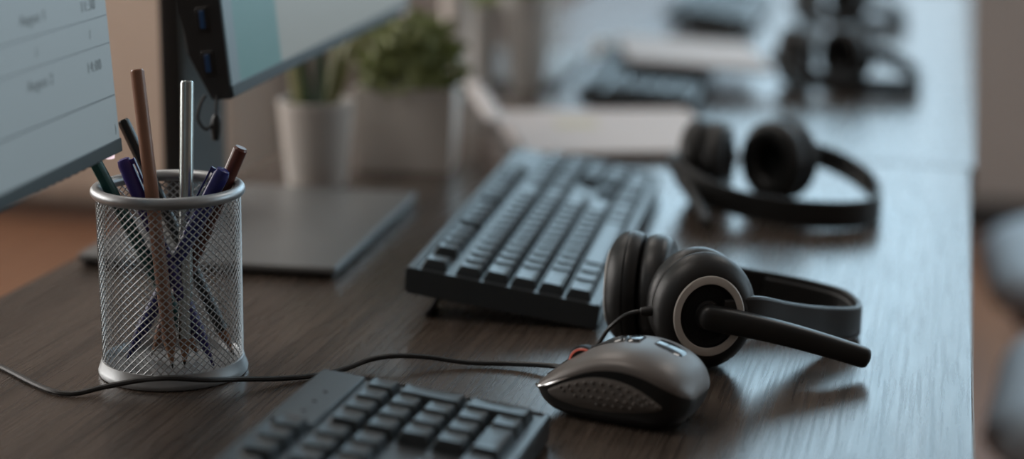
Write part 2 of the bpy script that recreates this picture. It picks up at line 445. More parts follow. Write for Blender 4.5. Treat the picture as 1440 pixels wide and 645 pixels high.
def keyboard(loc, heading, tilt, label, foot_angle):
    t = thing('keyboard', loc, (tilt, 0, heading), label, 'keyboard', 'computer keyboards on the desks')
    L, D = .445, .134
    hf, hb = .0172, .0186
    bm = bmesh.new()
    prof = [(0.0022, 0), (D - .003, 0), (D, .003), (D + .001, hb - .002), (D - .001, hb), (D - .0050, hb), (D - .0062, hb - .0014),
            (.0046, hf - .0010), (.0036, hf + .0006), (.0012, hf + .0004), (0, hf - .0014), (0, .0025)]
    A = [bm.verts.new((0.0, y, z)) for y, z in prof]; B = [bm.verts.new((L, y, z)) for y, z in prof]
    for k in range(len(prof)): bm.faces.new((A[k], A[(k + 1) % len(prof)], B[(k + 1) % len(prof)], B[k]))
    bm.faces.new(A); bm.faces.new(list(reversed(B)))
    ee = [e for e in bm.edges if (abs(e.verts[0].co.x - e.verts[1].co.x) < 1e-6)]
    bmesh.ops.bevel(bm, geom=ee, offset=.0012, segments=2, affect='EDGES', profile=.5)
    finish('body', bm, M['deck'], t, 30)
    # raised lamp panel over the number block
    bm = bmesh.new()
    box(bm, (L - .0900, .1075, hb - .0030), (L - .0035, D - .0035, hb + .0012), .0008, 2)
    pn = finish('lamp_panel', bm, M['deck'], t)
    for k in range(3):
        bm = bmesh.new(); lathe(bm, [(0, .0006), (.0011, .0005), (.0015, 0), (0, -.0004)], 16)
        finish('indicator_lamp', bm, M['led'], pn, loc=(L - .072 + k * .0165, .1185, hb + .0012))
    cache = {}
    x0 = .0085
    rows = [.0075 + (k + .5) * U_ for k in range(5)] + [.0075 + 5.75 * U_]
    def key(u, row, w=1.0, tall=1, big=False):
        kk = (w, tall)
        y = rows[row] + (U_ / 2 if tall == 2 else 0)
        z = hf + (hb - hf) * y / D - .0024
        x = x0 + (u + w / 2) * U_
        if kk not in cache:
            o = key_mesh(w * U_, tall * U_); o.parent = t; cache[kk] = o
        else:
            o = cache[kk].copy(); COL.objects.link(o); o.parent = t
        o.location = (x, y, z)
    # bottom row to function row
    u = 0
    for w in (1.5, 1.25, 1.25, 7.0, 1.25, 1.25, 1.5): key(u, 0, w); u += w
    u = 0
    for w in [2.25] + [1] * 10 + [2.75]: key(u, 1, w); u += w
    u = 0
    for w in [1.75] + [1] * 11 + [2.25]: key(u, 2, w); u += w
    u = 0
    for w in [1.5] + [1] * 12 + [1.5]: key(u, 3, w); u += w
    u = 0
    for w in [1] * 13 + [2]: key(u, 4, w); u += w
    key(0, 5); 
    for g in range(3):
        for k in range(4): key(2 + g * 4.5 + k, 5)
    for k in range(3):
        key(15.25 + k, 5); key(15.25 + k, 4); key(15.25 + k, 3); key(15.25 + k, 0)
        key(18.5 + k, 3); key(18.5 + k, 2); key(18.5 + k, 1)
    key(16.25, 1)
    for k in range(4): key(18.5 + k, 4)
    key(21.5, 2, 1, 2); key(21.5, 0, 1, 2); key(18.5, 0, 2); key(20.5, 0)
    # fold-out feet at the back
    for xx in (.024, L - .024):
        bm = bmesh.new()
        box(bm, (-.014, -.0020, -.0185), (.014, .0012, .0010), .0008, 2); box(bm, (-.014, -.0030, -.0193), (.014, .0018, -.0176), .0007, 2)
        finish('foot', bm, M['black_matte'], t, loc=(xx, D - .024, .0012), rot=(foot_angle, 0, 0))
    return t

# ------------------------------------------------------------------ mouse
def mouse(loc, heading):
    t = thing('computer_mouse', loc, (0, 0, heading), 'dark grey sculpted computer mouse with dotted side grip, in front of the nearest headset', 'mouse')
    L = .0955
    # profile tables along the length (0 nose, 1 tail): half width, crease height, top height
    tab = [(0.0, .0150, .0155, .0170), (.03, .0195, .0162, .0192), (.10, .0235, .0190, .0250), (.25, .0268, .0260, .0350), (.42, .0285, .0325, .0422),
           (.58, .0295, .0345, .0445), (.72, .0298, .0328, .0432), (.84, .0288, .0285, .0392), (.93, .0250, .0240, .0330), (.985, .0175, .0205, .0260), (1.0, .0110, .0190, .0215)]
    def at(u):
        for a, b in zip(tab, tab[1:]):
            if u <= b[0]:
                k = (u - a[0]) / (b[0] - a[0]); k2 = k
                return [x + (y - x) * k2 for x, y in zip(a[1:], b[1:])]
        return list(tab[-1][1:])
    smooth = spline(tab, 8)
    def S(u):
        for a, b in zip(smooth, smooth[1:]):
            if u <= b[0] + 1e-9:
                k = (u - a[0]) / max(1e-9, b[0] - a[0]); return [x + (y - x) * k for x, y in zip(a[1:], b[1:])]
        return list(smooth[-1][1:])
    def xpos(u): return L * u
    def under(u): return .016 * max(0, 1 - u / .35) ** 1.5 - .012 * max(0, (u - .7) / .3) ** 1.5
    def upper(u, th, off=0.0):
        w, hc, h = S(u)
        c, s = math.cos(th), math.sin(th)
        y = w * (abs(c) ** .85) * (1 if c >= 0 else -1); z = hc + (h - hc) * (s ** .80)
        return Vector((xpos(u), y, z + off * s)) + Vector((0, off * c, 0))
    def lower(u, v, side, off=0.0):
        """v 0 at the crease, 1 at the bottom"""
        w, hc, h = S(u)
        pts = [(1.0, hc), (.985, hc * .80), (.965, hc * .50), (.87, hc * .22), (.74, .0012)]
        k = v * 4; i = min(3, int(k)); f = k - i
        y = (pts[i][0] + (pts[i + 1][0] - pts[i][0]) * f) * w + off; z = pts[i][1] + (pts[i + 1][1] - pts[i][1]) * f
        return Vector((xpos(u) + under(u) * v * v, side * y, z))
    NU, NT = 60, 28
    us = [(1 - math.cos(math.pi * i / NU)) / 2 for i in range(NU + 1)]
    bm = bmesh.new(); G = []
    for u in us: G.append([bm.verts.new(upper(u, math.pi * k / NT)) for k in range(NT + 1)])
    for i in range(NU):
        for k in range(NT): bm.faces.new((G[i][k], G[i][k + 1], G[i + 1][k + 1], G[i + 1][k]))
    for i in (0, NU): bm.faces.new(G[i])
    finish('shell', bm, M['mouse'], t, 40)
    bm = bmesh.new(); NV = 12; Gs = []
    for u in us:
        Gs.append([bm.verts.new(lower(u, k / NV, 1)) for k in range(NV + 1)] + [bm.verts.new(lower(u, k / NV, -1)) for k in range(NV, -1, -1)])
    for i in range(NU):
        for k in range(len(Gs[0]) - 1): bm.faces.new((Gs[i][k], Gs[i][k + 1], Gs[i + 1][k + 1], Gs[i + 1][k]))
    for i in (0, NU): bm.faces.new(Gs[i])
    finish('lower_body', bm, M['mouse_dark'], t, 40)
    # dotted rubber grips, teardrop outline
    for side in (1, -1):
        bm = bmesh.new(); n = 36; m = 8
        def region(uu):    # (v top, v bottom) of the teardrop at u
            k = (uu - .10) / (.86 - .10)
            wd = (math.sin(math.pi * min(1, k ** .75)) ** .6) if 0 < k < 1 else 0
            c = .22 + .20 * k
            return c - .17 * wd, c + (.40 * wd)
        Gp = []
        for i in range(n + 1):
            uu = .10 + .76 * (1 - math.cos(math.pi * i / n)) / 2
            a, b = region(uu); row = []
            for k in range(m + 1):
                edge = min(k, m - k) / m * 2
                row.append(bm.verts.new(lower(uu, a + (b - a) * k / m, side, .0002 + .0009 * min(1, edge * 2.2) * min(1, min(i, n - i) / 4))))
            Gp.append(row)
        for i in range(n):
            for k in range(m): bm.faces.new((Gp[i][k], Gp[i][k + 1], Gp[i + 1][k + 1], Gp[i + 1][k]))
        for r_ in range(4):
            cnt = [13, 12, 9, 5][r_]
            for q in range(cnt):
                uu = .20 + .055 * q + [0, .02, .10, .24][r_]
                if uu > .83: continue
                a, b = region(uu); v = a + (b - a) * (.20 + .2 * r_)
                p = lower(uu, v, side, .0010)
                lathe(bm, [(.00110, -.0003), (.0009, .0006), (0, .0011)], 8, Matrix.Translation(p) @ frame((0, side, .25)))
        g = finish('side_grip', bm, M['grip'], t, 50); g['label'] = 'dark rubber grip covered in small raised dots'
    # shining trim along the crease, from the nose backwards
    for side in (1, -1):
        bm = bmesh.new()
        pts = [tuple(lower(u, 0, side) + Vector((0, side * .0002, .0000))) for u in [0.0 + .26 * k / 18 for k in range(19)]]
        tube(bm, pts, lambda s: .0010 * (1 - s) ** .6 + .00015, 8); finish('trim', bm, M['chrome'], t)
    # centre seam, wheel, buttons
    bm = bmesh.new(); pts = [tuple(upper(u, math.pi / 2, .0001)) for u in [.0 + .40 * k / 20 for k in range(21)]]
    tube(bm, pts, .0007, 6); finish('button_seam', bm, M['led'], t)
    wm = Matrix.Translation((.0235, 0, .0280)) @ frame((0, 1, 0))
    bm = bmesh.new(); lathe(bm, [(0, -.0034), (.0082, -.0034), (.0094, -.0024), (.0097, 0), (.0094, .0024), (.0082, .0034), (0, .0034)], 48, wm)
    for k in range(48):
        a = 2 * math.pi * k / 48
        box(bm, (-.00028, -.0022, .0094), (.00028, .0022, .01005), 0, 1, 0, Matrix.Translation((.0235, 0, .0280)) @ Matrix.Rotation(a, 4, 'Y'))
    wl = finish('scroll_wheel', bm, M['black_plastic'], t)
    for s in (-1, 1):
        bm = bmesh.new(); wq = Matrix.Translation((.0235, s * .0032, .0280)) @ frame((0, 1, 0))
        lathe(bm, [(.0084 + .0007 * math.cos(a), .0008 * math.sin(a)) for a in [2 * math.pi * k / 8 for k in range(8)]], 40, wq, True)
        finish('light_ring', bm, M['red_glow'], wl)['label'] = 'thin red glowing ring beside the scroll wheel'
    def patch(name, u0, u1, t0, t1, off, mat):
        bm = bmesh.new(); n, m = 16, 8; G = []
        for i in range(n + 1):
            k = i / n; e = 1 - .25 * abs(2 * k - 1) ** 3
            tm = (t0 + t1) / 2; G.append([bm.verts.new(upper(u0 + (u1 - u0) * k, tm + (t1 - t0) / 2 * e * (2 * q / m - 1), off * min(1, min(i, n - i, q, m - q)))) for q in range(m + 1)])
        for i in range(n):
            for q in range(m): bm.faces.new((G[i][q], G[i][q + 1], G[i + 1][q + 1], G[i + 1][q]))
        return finish(name, bm, mat, t)
    patch('speed_button', .38, .50, R(70), R(93), .0012, M['gloss'])
    patch('speed_button', .51, .60, R(70), R(93), .0012, M['gloss'])
    patch('rear_inlay', .68, .86, R(66), R(91), .0006, M['gloss'])
    return t

# ------------------------------------------------------------------ headset
def headset(root, label, A, nA, B, nB, band, boom, cable, group, br=1.0):
    """A, nA: centre and outward direction of the cup that carries the microphone; B, nB the other cup. world coordinates"""
    o = Vector(root)
    t = thing('headset', root, (0, 0, 0), label, 'headset', group)
    W = lambda p: Vector(p) - o
    def cup(c, n, mic):
        F = Matrix.Translation(W(c)) @ frame(n) @ Matrix.Diagonal((.88, 1, 1, 1))
        bm = bmesh.new()
        lathe(bm, [(0, -.0062), (.0330, -.0062), (.0352, -.0052), (.0366, -.0020), (.0371, .0010), (.0366, .0022), (.0366, .0026), (.0371, .0036), (.0362, .0070), (.0340, .0105), (.0306, .0136), (.0272, .0152),
                   (.0256, .0154), (.0204, .0154), (.0198, .0132), (.0170, .0112), (0, .0108)], 72, F)
        s = finish('ear_cup', bm, M['soft_black'], t, 32)
        bm = bmesh.new(); lathe(bm, [(.0204, .0150), (.0204, .0160), (.0212, .0164), (.0248, .0164), (.0256, .0158), (.0256, .0148)], 72, F, True)
        finish('cup_ring', bm, M['ring'], s)['label'] = 'flat grey ring on the outside of the ear cup'
        bm = bmesh.new(); lathe(bm, [(0, .0114), (.0168, .0114), (.0172, .0108), (0, .0107)], 48, F)
        for k in range(40):
            for rr in (.0085, .0115, .0145):
                a = 2 * math.pi * (k + .5 * (rr == .0115)) / 40
                box(bm, (rr - .0009, -.0003, .0112), (rr + .0009, .0003, .0119), 0, 1, 0, F @ Matrix.Rotation(a, 4, 'Z'))
        finish('cup_grille', bm, M['grille'], s)
        bm = bmesh.new()
        prof = []
        for k in range(20):
            a = 2 * math.pi * k / 20
            ca, sa = math.cos(a), math.sin(a)
            prof.append((.0258 + .0104 * abs(ca) ** .8 * (1 if ca > 0 else -1), -.0155 + .0098 * abs(sa) ** .85 * (1 if sa > 0 else -1)))
        lathe(bm, prof, 72, F, True); finish('ear_cushion', bm, M['leather'], s)
        bm = bmesh.new(); lathe(bm, [(0, -.0085), (.0190, -.0080), (.0190, -.0060), (0, -.0060)], 48, F); finish('speaker_cloth', bm, M['grille'], s)
        return F
    FA, FB = cup(A, nA, True), cup(B, nB, False)
    # head band: one strip, wider where it holds the cups
    pts = [tuple(W(p[:3])) + (p[3],) for p in band]
    sm = spline(pts, 10)
    i0 = 30 if len(band) > 6 else 10
    bm = bmesh.new(); sec = round_rect_sec(.0040, 1.0, .0, 1)
    def strip(a, b, th, name, grow):
        bm = bmesh.new(); rng = sm[a:b]
        sec = [(x, y) for x, y in round_rect_sec(th, .020, .0017, 3)]
        sc = [(1, p[3] / .020 * grow) for p in rng]
        sweep(bm, rng, sec, (0, 0, 1), sc); return finish(name, bm, M['soft_black'], t, 40)
    j1 = len(sm) - 30
    strip(0, 31, .0052, 'yoke', 1.0); strip(30, j1 + 1, .0046, 'headband', .985); strip(j1, len(sm), .0052, 'yoke', 1.0)
    # padded strip inside the band's top
    bm = bmesh.new()
    mid = len(sm) // 2
    rng = sm[mid - 22:mid + 16]
    cen = sum((Vector(p[:3]) for p in sm), Vector()) / len(sm)
    pp = []
    for p in rng:
        v = Vector(p[:3]); d = (cen - v); d.z = 0; d.normalize(); pp.append(tuple(v + d * .0034))
    sweep(bm, pp, round_rect_sec(.0040, .0150, .0018, 3)); finish('band_pad', bm, M['leather'], t)
    # microphone boom
    b0, b1 = W(boom[0]), W(boom[1])
    hub = bmesh.new(); lathe(hub, [(0, .0108), (.0095, .0108), (.0092, .0128), (.0075, .0140), (0, .0142)], 40, FA); finish('boom_hub', hub, M['soft_black'], t)
    bm = bmesh.new(); n = 80; P = []; sc = []
    d = b1 - b0
    for k in range(n + 1):
        u = k / n; bow = math.sin(math.pi * u) * .0022
        P.append(tuple(b0 + d * u + Vector((0, 0, bow))))
        e = 1.0
        if u < .06: e = math.sqrt(max(.02, 1 - ((.06 - u) / .06) ** 2))
        if u > .955: e = math.sqrt(max(.03, 1 - ((u - .955) / .045) ** 2)) * .5 + .5 * (1 if u < 1 else .55)
        s = (.0082 + (.0066 - .0082) * u) * br
        sc.append((s * .85 * e, s * e))
    sweep(bm, P, [(math.copysign(abs(math.cos(a)) ** .7, math.cos(a)), math.copysign(abs(math.sin(a)) ** .7, math.sin(a))) for a in [2 * math.pi * k / 20 for k in range(20)]], (0, 0, 1), sc)
    finish('microphone_boom', bm, M['soft_black'], t, 50)
    if cable:
        bm = bmesh.new(); cp = [tuple(W(p)) for p in cable]
        tube(bm, spline(cp, 10), .0013, 8); cb = finish('cable', bm, M['cable'], t)
        a, b = Vector(cp[0]), Vector(cp[1]); dd = (b - a).normalized()
        bm = bmesh.new(); lathe(bm, [(0, -.006), (.0030, -.006), (.0032, .002), (.0026, .0062), (.0016, .0068), (0, .0068)], 20, Matrix.Translation(a) @ frame(dd)); finish('cable_sleeve', bm, M['soft_black'], cb)
    return t

# ------------------------------------------------------------------ monitor
def monitor(loc, heading, tilt, label, dx=0.0, Z0=.15):
    """local x runs along the screen, -y is the viewer's side"""
    t = thing('monitor', loc, (0, 0, heading), label, 'monitor', 'monitors standing in a row')
    W_, H_ = .53, .318
    bm = bmesh.new(); box(bm, (-.138, -.10, .004), (.138, .10, .010), .0022, 2)
    bs = finish('base', bm, M['stand'], t)
    bm = bmesh.new(); box(bm, (-.135, -.097, 0), (.135, .097, .0042), .001, 1); finish('base_underside', bm, M['base_side'], bs)
    bm = bmesh.new(); box(bm, (-.040, .046, .010), (.056, .0485, .40), .001, 1); box(bm, (-.038, .0484, .010), (.054, .068, .40), .004, 2, 1)
    nk = finish('neck', bm, None, t, mats=[M['neck'], M['base_side']])
    d = bpy.data.objects.new('display', None)
    # housing: side profile extruded along x (y = depth to the back)
    bm = bmesh.new()
    prof = [(0, 0), (.0140, 0), (.0270, .032), (.0285, .060), (.0285, H_ - .05), (.022, H_ - .012), (.012, H_), (0, H_)]
    A = [bm.verts.new((-W_ / 2, y, z)) for y, z in prof]; B = [bm.verts.new((W_ / 2, y, z)) for y, z in prof]
    for k in range(len(prof)): bm.faces.new((A[k], A[(k + 1) % len(prof)], B[(k + 1) % len(prof)], B[k]))
    bm.faces.new(A); bm.faces.new(list(reversed(B)))
    bmesh.ops.bevel(bm, geom=bm.edges[:], offset=.0014, segments=2, affect='EDGES', profile=.5)
    box(bm, (-.105, .028, .07), (.075, .048, .25), .010, 3)
    bpy.data.objects.remove(d)
    hs = finish('display', bm, M['bezel'], t, 35, loc=(dx, -.06, Z0), rot=(-tilt, 0, 0))
    bm = bmesh.new(); box(bm, (-W_ / 2 + .001, -.0012, .0008), (W_ / 2 - .001, .0008, .0090), .0005, 1); finish('chin', bm, M['chin'], hs)
    for k in range(9):
        bm = bmesh.new(); box(bm, (W_ / 2 - .030 - .0105 * k, .003, -.0014), (W_ / 2 - .0265 - .0105 * k, .010, .0006), .0004, 1)
        finish('vent_rib', bm, M['black_matte'], hs)
    bm = bmesh.new(); lathe(bm, [(0, -.0016), (.0030, -.0014), (.0034, .0004), (0, .0004)], 16); finish('power_light', bm, M['led_white'], hs, loc=(W_ / 2 - .0125, .003, 0))
    for z in (.017, .046):
        bm = bmesh.new()
        box(bm, (-W_ / 2 - .0008, .009, z), (-W_ / 2 + .001, .0175, z + .016), .0003, 1)
        pt = finish('usb_port', bm, M['led'], hs)
        bm = bmesh.new(); box(bm, (-W_ / 2 - .0014, .0115, z + .002), (-W_ / 2 - .0004, .0150, z + .014), .0003, 1); finish('usb_tongue', bm, M['usb_blue'], pt)
    return t, hs

def screen(hs, rects):
    """screen sheet(s) in front of the housing; rects: (x0, x1, z0, z1, material)"""
    out = []
    for x0, x1, z0, z1, m in rects:
        bm = bmesh.new(); box(bm, (x0, -.0009, z0), (x1, .0006, z1)); out.append(finish('screen', bm, m, hs))
    return out

def screen_mat(name, top, bottom, strength):
    """slight fall-off of the panel's own picture across its height"""
    m, nt, b = new_mat(name)
    b.inputs['Base Color'].default_value = (.015, .016, .017, 1); b.inputs['Roughness'].default_value = .4
    tc = nt.nodes.new('ShaderNodeTexCoord'); sx = nt.nodes.new('ShaderNodeSeparateXYZ')
    nt.links.new(tc.outputs['Generated'], sx.inputs[0])
    cr = nt.nodes.new('ShaderNodeValToRGB')
    cr.color_ramp.elements[0].color = (*bottom, 1); cr.color_ramp.elements[1].color = (*top, 1)
    nt.links.new(sx.outputs['Z'], cr.inputs['Fac']); nt.links.new(cr.outputs['Color'], b.inputs['Emission Color'])
    b.inputs['Emission Strength'].default_value = strength
    return m

def text_mesh(s, size, parent, loc, mat, spacing=1.0):
    cu = bpy.data.curves.new('txt', 'FONT'); cu.body = s; cu.size = size; cu.align_x = 'CENTER'; cu.align_y = 'CENTER'
    cu.extrude = .0001; cu.offset = -.00022; cu.space_character = spacing
    tmp = bpy.data.objects.new('txt', cu); COL.objects.link(tmp)
    dg = bpy.context.evaluated_depsgraph_get(); dg.update()
    me = bpy.data.meshes.new_from_object(tmp.evaluated_get(dg))
    bpy.data.objects.remove(tmp)
    me.materials.clear(); me.materials.append(mat)
    o = bpy.data.objects.new('screen_text', me); COL.objects.link(o)
    o.parent = parent; o.location = loc; o.rotation_euler = (R(90), 0, 0); o.scale = (.95, 1, 1)
    return o

# ------------------------------------------------------------------ plants, paper, chairs
def blade(bm, base, tip, w, bend, n=10, mat=0):
    base, tip = Vector(base), Vector(tip); d = tip - base
    s = d.cross(Vector((.3, 1, .1))).normalized(); up = s.cross(d).normalized()
    L, Rr = [], []
    for k in range(n + 1):
        u = k / n; c = base + d * u + up * bend * math.sin(math.pi * u / 2) ** 2
        ww = w * (math.sin(math.pi * (.18 + .82 * u)) ** .8)
        L.append((c - s * ww + up * ww * .35, c, c + s * ww + up * ww * .35))
    th = d.cross(s).normalized() * .0004
    for off in (0, 1):
        V = [[bm.verts.new(p + th * off) for p in r] for r in L]
        for a, b in zip(V, V[1:]):
            for q in (0, 1):
                f = bm.faces.new((a[q], a[q + 1], b[q + 1], b[q])); f.material_index = mat

def tapered_pot(name, loc, rb, rt, h, mat, label, cat):
    t = thing(name, loc, (0, 0, 0), label, cat)
    bm = bmesh.new()
    lathe(bm, [(0, 0), (rb * .94, 0), (rb, .002), (rt, h - .001), (rt - .001, h), (rt - .0035, h - .001), (rt - .005, h - .014), (rb - .004, .008), (0, .008)], 48)
    finish('pot', bm, mat, t)
    bm = bmesh.new(); lathe(bm, [(0, h - .012), (rt * .5, h - .011), (rt - .0047, h - .014), (rt - .006, h - .02), (0, h - .02)], 32); finish('soil', bm, M['soil'], t)
    return t

def chair(loc, rz, label):
    t = thing('office_chair', loc, (0, 0, rz), label, 'chair', 'office chairs along the desks')
    def rbox(name, lo, hi, bev, mat, M4=None):
        bm = bmesh.new(); box(bm, lo, hi, bev, 5, 0, M4); return finish(name, bm, mat, t, 50)
    # local: front is -x
    bm = bmesh.new(); loops = []
    for ins, z in ((.030, .430), (.008, .437), (.0, .452), (.003, .468), (.014, .481), (.034, .488), (.075, .491), (.13, .489)):
        sec = round_rect_sec(.44 - 2 * ins, .45 - 2 * ins, max(.012, .105 - ins * .7), 8)
        loops.append([bm.verts.new((x, y, z - .020 * (max(0, -x - .04) / .18) ** 2)) for x, y in sec])
    for A, B in zip(loops, loops[1:]):
        for k in range(len(A)): bm.faces.new((A[k], A[(k + 1) % len(A)], B[(k + 1) % len(A)], B[k]))
    bm.faces.new(loops[0]); bm.faces.new(loops[-1])
    finish('seat', bm, M['chair_fabric'], t, 60)
    rbox('seat_pan', (-.19, -.2, .408), (.2, .2, .432), .010, M['chair_black'])
    bm = bmesh.new(); box(bm, (-.022, -.21, 0), (.022, .21, .50), .020, 4)
    for v in bm.verts: v.co.x += .5 * v.co.y ** 2 * -1 + .02 * math.sin(v.co.z * 6)
    bmesh.ops.transform(bm, matrix=Matrix.Translation((.235, 0, .56)) @ Matrix.Rotation(R(10), 4, 'Y'), verts=bm.verts[:])
    finish('backrest', bm, M['chair_fabric'], t, 60)
    bm = bmesh.new(); tube(bm, spline([(.10, 0, .40), (.22, 0, .40), (.285, 0, .47), (.300, 0, .62), (.318, 0, .78)], 8), .016, 10, up=(0, 1, 0)); finish('back_bracket', bm, M['chair_black'], t)
    for s in (-1, 1):
        bm = bmesh.new(); tube(bm, spline([(.06, s * .19, .415), (.06, s * .238, .43), (.07, s * .243, .54), (.07, s * .243, .635)], 8), .012, 8, up=(1, 0, 0))
        a = finish('armrest', bm, M['chair_black'], t)
        bm = bmesh.new(); box(bm, (-.02, s * .243 - .026, .632), (.19, s * .243 + .026, .655), .010, 3); finish('arm_pad', bm, M['chair_black'], a)
    bm = bmesh.new(); lathe(bm, [(0, .10), (.032, .10), (.032, .24), (.020, .245), (.020, .41), (0, .41)], 24); finish('gas_column', bm, M['chair_grey'], t)
    for k in range(5):
        an = 2 * math.pi * k / 5 + .3
        bm = bmesh.new(); c, s = math.cos(an), math.sin(an)
        tube(bm, [(0.0, 0.0, .115), (.12 * c, .12 * s, .105), (.29 * c, .29 * s, .078)], lambda u: .026 - .010 * u, 10)
        lg = finish('leg', bm, M['chair_grey'], t)
        bm = bmesh.new()
        for q in (-1, 1): lathe(bm, [(0, -.008), (.024, -.008), (.027, -.004), (.027, .004), (.024, .008), (0, .008)], 20, Matrix.Translation((.29 * c - q * .014 * s, .29 * s + q * .014 * c, .0272)) @ frame((-s, c, 0)))
        tube(bm, [(.29 * c, .29 * s, .03), (.29 * c, .29 * s, .08)], .007, 8, up=(1, 0, 0)); finish('caster', bm, M['chair_black'], lg)
    return t

# ================================================================== BUILD
room()
desk('desk', -.640, .028, .10, 1.845, 'dark wood desk with embossed grain, nearest to the viewer, carrying the pencil cup')
desk('desk', -.634, .033, 1.849, 3.60, 'far dark wood desk reflecting pale daylight, butted against the end of the nearer one')

pencil_cup()
PG = 'pens and pencils in the mesh cup'
stick('pencil', (-.449, 1.026, .0045), (-.473, 1.042, .186), 'tall brown pencil, the highest in the mesh cup, beside the left screen', 'pencil', PG, M['pencil_brown'], .0042, sides=12)
stick('pencil', (-.443, 1.030, .0045), (-.452, 1.068, .176), 'silver grey upright pencil in the middle of the mesh cup', 'pencil', PG, M['pencil_silver'], .0043, sides=12)
stick('pencil', (-.473, 1.048, .0045), (-.4150, 1.0608, .138), 'thick red-brown pencil with flat end leaning out on the right of the mesh cup', 'pencil', PG, M['pencil_red'], .0044, sides=12)
stick('pencil', (-.444, 1.055, .0045), (-.4938, 1.0201, .136), 'teal green pencil leaning left under the calendar screen', 'pencil', PG, M['pencil_teal'], .0042, sides=6)
stick('pencil', (-.422, 1.060, .0045), (-.495, 1.067, .150), 'black pencil leaning left, its end behind the calendar screen', 'pencil', PG, M['pencil_black'], .0038, sides=6)
stick('pen', (-.428, 1.040, .0045), (-.482, 1.037, .132), 'violet-blue pen leaning left in the mesh cup, beside the tall brown pencil', 'pen', PG, M['pen_violet'], .0042, kind='pen')
stick('pen', (-.484, 1.036, .0045), (-.421, 1.047, .127), 'dark blue pen with clip leaning right, next to the red-brown pencil', 'pen', PG, M['pen_blue'], .0045, kind='pen')

# monitors
m1, hs1 = monitor((-.5089, .6666, 0), R(93.5), R(4), 'monitor with a pale calendar screen, at the left in front of the pencil cup', .075, .1415)
S1 = screen_mat('calendar_screen_light', (.205, .252, .275), (.165, .205, .222), .76)
sc1 = screen(hs1, [(-.263, .2618, .009, .316, S1)])[0]
E1 = .265   # right edge of the display
for txt, x, z, s in (('11:30', -.0300, .0890, .0090), ('14:00', -.0300, .0546, .0090), ('August 1', -.1044, .0905, .0086), ('August 2', -.1038, .0562, .0086)):
    text_mesh(txt, s, sc1, (E1 + x, -.0011, z), M['ink'], 1.12)
for x, z in ((-.0312, .0728), (-.1048, .0725)): text_mesh('/', .0078, sc1, (E1 + x, -.0011, z), M['strong_line'])
text_mesh(')', .0068, sc1, (E1 - .0083, -.0011, .0155), M['ink'])
for z, mm, th in ((.0810, 'faint_line', .0005), (.0650, 'faint_line', .0005), (.0345, 'strong_line', .0006), (.113, 'faint_line', .0005), (.146, 'faint_line', .0005)):
    bm = bmesh.new(); box(bm, (-.24, -.0012, z), (.2605, -.0008, z + th)); finish('screen_rule', bm, M[mm], sc1)

m2, hs2 = monitor((-.5350, 1.4050, 0), R(93.5), R(6), 'monitor with teal and cream screen and blue side ports, behind the pencil cup', .017)
S2a = screen_mat('screen_grey_blue', (.115, .160, .185), (.10, .145, .165), .62)
S2b = screen_mat('screen_teal', (.055, .165, .165), (.060, .150, .150), .62)
S2c = screen_mat('screen_cream', (.235, .25, .225), (.20, .215, .20), .64)
screen(hs2, [(-.2630, -.245, .0092, .312, S2a), (-.245, -.148, .0092, .312, S2b), (-.148, .2632, .0092, .312, S2c)])
m3 = copy_tree(m2); m3.location = (-.565, 2.355, 0); m3['label'] = 'third monitor in the row, only its stand showing, behind the white pots'
# lead plugged in below the second display
bm = bmesh.new()
tube(bm, spline([(-.470, 1.160, .152), (-.4705, 1.159, .144), (-.471, 1.158, .137), (-.476, 1.155, .130), (-.481, 1.153, .137), (-.479, 1.153, .147), (-.476, 1.155, .153)], 8), .0011, 8, up=(1, 0, 0))
lathe(bm, [(0, .0), (.0022, .0005), (.0034, .006), (.0036, .014), (.0022, .0175), (0, .018)], 16, Matrix.Translation((-.471, 1.158, .122)) @ frame((.05, .05, 1)))
o_ = finish('usb_lead', bm, M['cable'], m2); o_.matrix_parent_inverse = (Matrix.Translation(m2.location) @ m2.rotation_euler.to_matrix().to_4x4()).inverted()
o_['label'] = 'short black lead with a plug hanging under the screen'

# keyboards
kmid = keyboard((-.2171, 1.1932, 0), R(93.5), R(8.2), 'black keyboard with folded-out feet between the headsets and the monitors', R(26))
knear = copy_tree(kmid); knear.location = (-.2118, .5202, 0); knear.rotation_euler = (R(6.0), 0, R(88.65)); 
for f_ in [c for c in knear.children if c.name.startswith('foot')]: f_.rotation_euler = (R(-57), 0, 0)
knear['label'] = 'dark grey keyboard nearest to the viewer, its number block in front of the mouse'
kfar = copy_tree(kmid); kfar.location = (-.270, 2.068, 0); kfar.rotation_euler = (R(4), 0, R(94)); 
for f_ in [c for c in kfar.children if c.name.startswith('foot')]: f_.rotation_euler = (R(-70), 0, 0)
kfar['label'] = 'out of focus keyboard on the far desk, just beyond the notebook'
kend = copy_tree(kmid); kend.location = (-.286, 2.80, 0); kend.rotation_euler = (R(8.2), 0, R(91)); kend['label'] = 'farthest keyboard, beyond the blurred paper pad at the top edge'

# mouse and its cord
mouse((-.2175, 1.0370, 0), R(-11))
bm = bmesh.new()
cord = [(-.66, 1.10, .002), (-.585, 1.028, .002), (-.557, 1.012, .002), (-.512, .980, .002), (-.491, .974, .002), (-.476, .984, .004), (-.454, .988, .009), (-.435, .988, .012), (-.416, .996, .010),
        (-.402, 1.014, .006), (-.383, 1.030, .003), (-.365, 1.044, .002), (-.350, 1.059, .003), (-.338, 1.072, .006), (-.323, 1.078, .008), (-.305, 1.087, .006), (-.280, 1.092, .003), (-.253, 1.0965, .003), (-.226, 1.0925, .005), (-.210, 1.078, .008), (-.203, 1.056, .0105)]
tube(bm, spline(cord[1:], 8), .0017, 8)
tag(finish('mouse_cord', bm, M['cable'], None), 'thin black cord running from the mouse across the desk past the pencil cup', 'cable')

